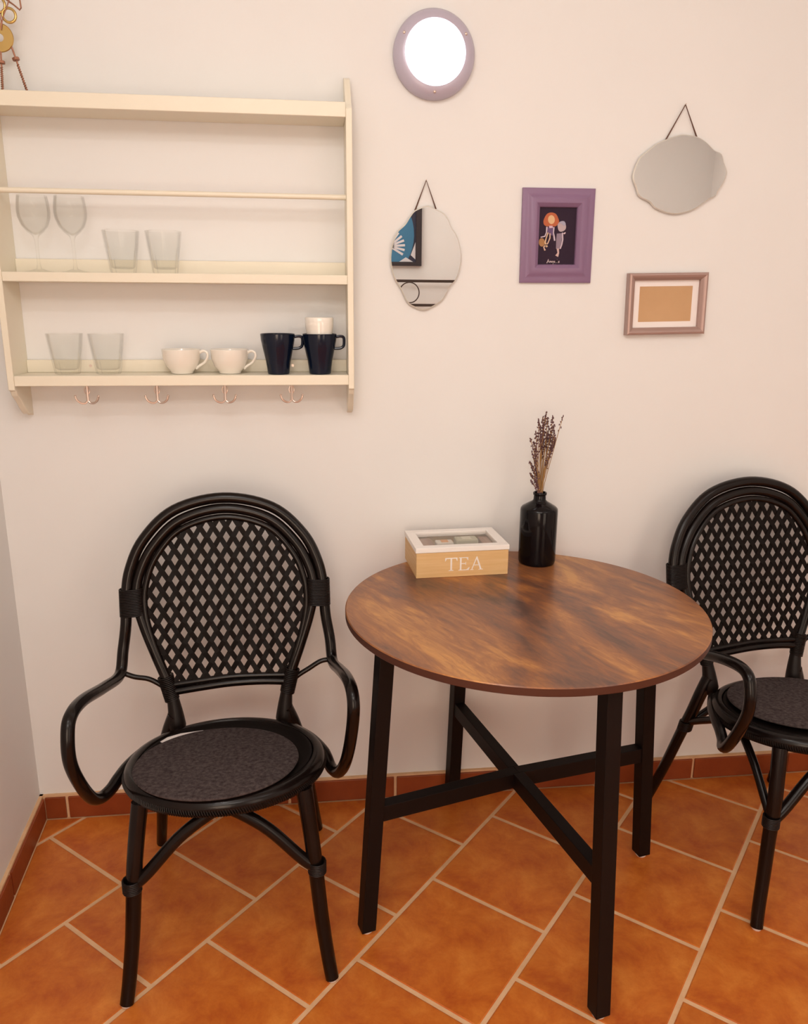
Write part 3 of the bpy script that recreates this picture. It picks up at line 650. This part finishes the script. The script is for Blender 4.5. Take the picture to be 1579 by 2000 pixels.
# ------------------------------------------------------------------ tea box
BW, BD, HB, HL = .232, .160, .0635, .0125
A0 = radians(3.2); FLx, FLy = .2435, -.2205
bx = thing('tea_box', (FLx + (BW/2)*cos(A0) - (BD/2)*sin(A0), FLy + (BW/2)*sin(A0) + (BD/2)*cos(A0), .7502), 'pale wooden tea box with white glazed lid, lettered TEA, on the round table', 'box', rz=A0)
T_ = .007
mb = MB(); mb.box((0, -BD/2 + T_/2, HB/2), (BW, T_, HB)); mb.build('front_panel', M_pine, bx, bevel=.0008, smooth=False)
for s in (-1, 1): MB().box((s*(BW/2 - T_/2), 0, HB/2), (T_, BD - 2*T_ - .0004, HB)).build('side_panel', M_pine, bx, bevel=.0008, smooth=False)
MB().box((0, BD/2 - T_/2, HB/2), (BW, T_, HB)).build('back_panel', M_pine, bx, bevel=.0008, smooth=False)
MB().box((0, 0, .003), (BW - 2*T_, BD - 2*T_, .005)).build('base_panel', M_boxin, bx, smooth=False)
lid = MB(); F = .024; zc = HB + HL/2 + .0004
lid.box((0, -BD/2 + F/2 - .001, zc), (BW + .004, F, HL)); lid.box((0, BD/2 - F/2, zc), (BW + .004, F, HL))
for s in (-1, 1): lid.box((s*(BW/2 - F/2 + .002), -.0005, zc), (F, BD - 2*F + .001, HL))
ld = lid.build('lid', M_lidw, bx, bevel=.0012)
MB().box((0, 0, HB + .007), (BW - 2*F + .006, BD - 2*F + .002, .002)).build('lid_glass', M_glass, ld, smooth=False)
def glyph(polys, ox, sc, z0):
    mb = MB()
    for p in polys: mb.prism([(ox + x*sc, z0 + z*sc) for x, z in p], 'y', -BD/2 - .0007, -BD/2 + .0002)
    mb.build('lettering', M_lidw, bx, smooth=False)['label'] = 'white painted letter'
LS, LZ = .0335, .0155
glyph([[(.0, .93), (.92, .93), (.92, 1.0), (.0, 1.0)], [(.0, .93), (.0, .74), (.045, .78), (.12, .93)], [(.92, .93), (.92, .74), (.875, .78), (.80, .93)], [(.40, .03), (.52, .03), (.52, .94), (.40, .94)], [(.27, 0), (.65, 0), (.65, .035), (.52, .07), (.40, .07), (.27, .035)]], -BW/2 + .0715, LS, LZ)
glyph([[(.10, .03), (.22, .03), (.22, .97), (.10, .97)], [(0, 0), (.78, 0), (.78, .06), (0, .045)], [(0, .955), (.72, .94), (.72, 1), (0, 1)], [(.22, .49), (.56, .49), (.56, .545), (.22, .545)],
       [(.60, .06), (.78, .0), (.84, .22), (.80, .22)], [(.58, .94), (.72, 1), (.72, .78), (.68, .78)], [(.52, .40), (.56, .40), (.56, .64), (.52, .64)]], -BW/2 + .1055, LS, LZ)
glyph([[(.08, .03), (.14, .03), (.47, .86), (.44, 1.0)], [(.72, .03), (.86, .03), (.50, 1.04), (.42, .98)], [(.24, .34), (.68, .34), (.66, .39), (.26, .39)], [(0, 0), (.24, 0), (.24, .035), (0, .035)], [(.62, 0), (.96, 0), (.96, .035), (.62, .035)]], -BW/2 + .1355, LS, LZ)
def sachet(x, y, w, cols, label, rz=0, h=.058, d=.034):
    a = A0; c = bx.location; X, Y = c.x + x*cos(a) - y*sin(a), c.y + x*sin(a) + y*cos(a)
    o = thing('tea_sachet', (X, Y, c.z + .0056), label, 'tea bag', 'tea sachets in the box', rz=a + rz)
    MB().box((0, 0, h/2), (w, d, h)).build('envelope', cols[0], o, bevel=.003)
    MB().box((0, 0, h + .0003), (w * .42, d * .7, .0008)).build('tag', cols[1], o, smooth=False)
PB = mat('paper_brown', (.33, .19, .13), .7); PB2 = mat('paper_brown_light', (.40, .25, .18), .7)
sachet(-.026, .014, .044, (mat('paper_white', (.75, .70, .62), .7), mat('paper_orange', (.75, .33, .10), .7)), 'white tea sachet with an orange tag, under the glass lid', d=.030)
sachet(.036, .034, .058, (mat('paper_sage', (.50, .48, .34), .7), mat('paper_pale', (.70, .66, .52), .7)), 'pale sage tea sachet under the right half of the glass lid', d=.036)
sachet(-.079, .018, .050, (PB, PB2), 'brown tea sachet under the left end of the glass lid', d=.08, h=.055)
sachet(.088, .014, .034, (PB, PB2), 'brown tea sachet under the right end of the glass lid', d=.08, h=.055)
sachet(.034, -.012, .060, (PB, PB2), 'brown tea sachet in front of the pale sage one', d=.034, h=.052)

# ------------------------------------------------------------------ bottle and lavender
BC = (.5725, -.1235, .7502)
tag(MB().lathe([(.0002, .002), (.030, .0025), (.040, 0), (.0455, .0015), (.0475, .006), (.0480, .012), (.0480, .140), (.0470, .146), (.043, .1505), (.028, .1595), (.0185, .165), (.0158, .169), (.0153, .180), (.0172, .1815), (.0175, .1865), (.0160, .188), (.0135, .187), (.0130, .165), (.040, .140), (.043, .012), (.0002, .010)], 64).build('bottle', M_bottle, loc=BC, angle=50),
    'glossy black cylindrical bottle with a narrow neck, used as a vase on the table', 'vase')
lv = thing('lavender_bunch', (BC[0], BC[1], BC[2] + .16), 'dried purple-brown lavender bunch standing in the black bottle', 'dried flowers')
rr = random.Random(21)
tips = [(-.035, .167), (-.030, .135), (-.023, .185), (-.016, .215), (-.008, .20), (-.003, .220), (.003, .232), (.005, .205), (.010, .216), (.015, .195), (.020, .222), (.024, .20), (.028, .185), (.046, .222), (.032, .165), (.018, .17), (.000, .18), (-.010, .175), (-.020, .155), (.012, .180), (.026, .175),
        (-.030, .105), (-.032, .080), (-.026, .070), (-.022, .095), (-.028, .060), (-.018, .120), (.030, .150), (.022, .150), (.008, .16)]
for k, (tx, tz) in enumerate(tips):
    ty = rr.uniform(-.018, .018); b0 = Vector((rr.uniform(-.007, .007), rr.uniform(-.007, .007), -.09)); mb = MB()
    nk = Vector((tx * .12 + rr.uniform(-.005, .005), rr.uniform(-.006, .006), .025))
    t = Vector((tx, ty, tz)); mid = nk.lerp(t, .55) + Vector((rr.uniform(-.004, .004), 0, 0)) + Vector((-.10 * tx, 0, 0))
    pts = spline([b0, nk, mid, t], 5); mb.tube(pts, .00085, 5)
    top3 = spline([nk, mid, t], 12); n = len(top3); short = tz < .13
    span = .035 + rr.random() * .03; s = 0; Lc = (t - nk).length
    cnt = 7 if k == 13 else 15
    for j in range(cnt):
        f = 1 - (j / cnt) * (span / Lc) * 1.25
        p = top3[min(n - 1, max(0, int(f * (n - 1))))]
        for q in range(1 if k == 13 else 2):
            an = rr.uniform(0, 2*pi); d = Vector((cos(an), sin(an), .5)) * rr.uniform(.001, .0042) * (1 if j > 1 else .4)
            M = Matrix.Rotation(rr.uniform(-.6, .6), 3, 'Y') @ Matrix.Rotation(rr.uniform(-.6, .6), 3, 'X')
            mb.ball(p + d, (.0015, .0015, rr.uniform(.0023, .0036)), 6, 4, mi=1, M=M)
    mb.build('sprig', [M_stem, M_lav], lv)

# ------------------------------------------------------------------ little bolt-and-wire figure on top of the shelf
FX, FYY, FZ = -.6545, -.062, 1.8142
fg = thing('metal_figure', (FX, FYY, FZ), 'small brass and copper wire figure with screw legs standing on top of the shelf', 'figurine')
def fp(x, y, dy=0): return (x * .00106 + (178 - y) * .000112, dy, (178 - y) * .001005 + 1.8385 - FZ)
def ringmesh(c, R_, r_, nm, m, squash=1):
    MB().tube([(c[0] + R_*cos(2*pi*k/32), c[1], c[2] + R_*sin(2*pi*k/32)) for k in range(32)], r_, 10, closed=True).build(nm, m, fg)
c = fp(0, 76)
w_ = ylathe([(.0085, -.0015), (.027, -.0015), (.0285, 0), (.027, .0015), (.0085, .0015), (.0078, 0), (.0085, -.0015)], 48); w_.v = [(x + c[0], y, z + c[2]) for x, y, z in w_.v]
w_.f = w_.f[:-2]; w_.m = w_.m[:-2]; w_.build('washer_body', M_brass, fg)
ringmesh(fp(18, 33), .0135, .0028, 'brass_ring', M_brass); ringmesh(fp(-4, 14), .0150, .0026, 'brass_ring', M_brass); ringmesh(fp(0, -38), .016, .003, 'head_ring', M_brass)
MB().tube(spline([fp(22, -10, -.003), fp(17, 12, -.003), fp(7, 40, -.003), fp(4, 62, -.003)], 5), .0013, 8).build('wire', M_rust, fg)
MB().tube(spline([fp(-22, -10, -.003), fp(-6, 12, -.003), fp(3, 40, -.003), fp(4, 62, -.003)], 5), .0013, 8).build('wire', M_rust, fg)
MB().tube([fp(37, -32), fp(38, 0), fp(41, 18), fp(38.5, 22), fp(27, 13), fp(10, 2)], .0017, 8).build('arm_wire', M_rust, fg)
MB().tube([fp(-37, -32), fp(-38, 0), fp(-38, 20), fp(-10, 2)], .0017, 8).build('arm_wire', M_rust, fg)
def screw_leg(a, b):
    a = Vector(a); b = Vector(b); mb = MB(); n = 60; mb.tube([a, b], .0019, 8); d = (b - a)
    u = d.normalized(); v = Vector((0, 1, 0)); w = u.cross(v)
    s0, s1 = .30, .88
    mb.tube([a + d * (s0 + (s1-s0)*i/120) + (v*cos(i*.75) + w*sin(i*.75)) * .0024 for i in range(121)], .0009, 5)
    mb.build('screw_leg', M_rust, fg)
    for f, rr_, h in ((.21, .0078, .006), (.91, .0055, .003)):
        p = a + d * f; M = u.to_track_quat('Z', 'Y').to_matrix(); nb = MB()
        vs = [p + M @ Vector((rr_*cos(pi*k/3), rr_*sin(pi*k/3), s*h/2)) for s in (-1, 1) for k in range(6)]
        nb.add(vs, [tuple(range(6))[::-1], tuple(range(6, 12))] + [(i, (i+1) % 6, 6+(i+1) % 6, 6+i) for i in range(6)]).build('nut', M_rust, fg, bevel=.0008)
e1 = fp(53, 178); k1 = fp(23, 93); dz = (k1[2] - .0006) / (k1[2] - e1[2])
screw_leg(k1, (k1[0] + (e1[0]-k1[0])*dz, 0, .0012)); screw_leg(fp(2, 102), (fp(4, 178)[0], 0, .0012))
screw_leg(fp(-16, 98), (fp(-26, 178)[0], 0, .0012))

# ------------------------------------------------------------------ opposite wall, seen only in the mirrors
op = thing('picture', (.44, YF, 1.86), 'dark-framed blue picture reflected in the oval mirror', 'picture')
def ob(name, pts, d0, d1, m): return MB().prism([(x - .44, z - 1.86) for x, z in pts], 'y', d0, d1).build(name, m, op, smooth=False)
xa, xb, za, zb2 = .20, .68, 1.622, 2.10
for p in ([(xa, za), (xb, za), (xb, za+.022), (xa, za+.022)], [(xa, zb2-.022), (xb, zb2-.022), (xb, zb2), (xa, zb2)], [(xa, za+.022), (xa+.03, za+.022), (xa+.03, zb2-.022), (xa, zb2-.022)], [(xb-.034, za+.022), (xb, za+.022), (xb, zb2-.022), (xb-.034, zb2-.022)]):
    ob('frame_bar', p, .0, .025, M_darkfr)
ob('canvas', [(xa+.02, za+.02), (xb-.02, za+.02), (xb-.02, zb2-.02), (xa+.02, zb2-.02)], 0, .010, mat('picture_navy', (.030, .030, .055), .5))
ob('blue_disc', [(max(xa+.031, min(xb-.035, .42 + .215*cos(2*pi*k/40))), max(za+.023, min(zb2-.023, 1.80 + .25*sin(2*pi*k/40)))) for k in range(40)], .010, .0115, mat('picture_blue', (.045, .17, .30), .5))
for i in range(9):
    a = radians(-30 + i * 17); L = .095 if i < 7 else .07
    ob('white_ray', [(.485 + .02*cos(a-.3), 1.735 + .02*sin(a-.3)), (.485 + L*cos(a-.07), 1.735 + L*sin(a-.07)), (.485 + L*cos(a+.07), 1.735 + L*sin(a+.07)), (.485 + .02*cos(a+.3), 1.735 + .02*sin(a+.3))], .0115, .0125, mat('picture_white', (.62, .60, .62), .6))
ob('white_corner', [(.615, 1.685), (.644, 1.76), (.644, 1.66)], .0115, .0125, mat('picture_white', (0, 0, 0)))
ob('white_corner', [(.545, 1.646), (.585, 1.672), (.63, 1.646)], .0115, .0125, mat('picture_white', (0, 0, 0)))
rk = thing('wall_rail', (.72, YF, 1.46), 'two dark bars with a ring, reflected in the oval mirror', 'rail')
for z in (1.4635, 1.6055):
    MB().box((0, .045, z - 1.532), (.62, .012, .016)).build('bar', M_darkbar, rk, bevel=.001, smooth=False)
for x in (-.28, .28):
    MB().box((x, .022, .0025), (.012, .044, .16)).build('bracket', M_darkbar, rk, smooth=False)
MB().tube([(-.117 + .060*cos(2*pi*k/40), .058, .005 + .060*sin(2*pi*k/40)) for k in range(40)], .0035, 8, closed=True).build('ring', M_darkbar, rk)
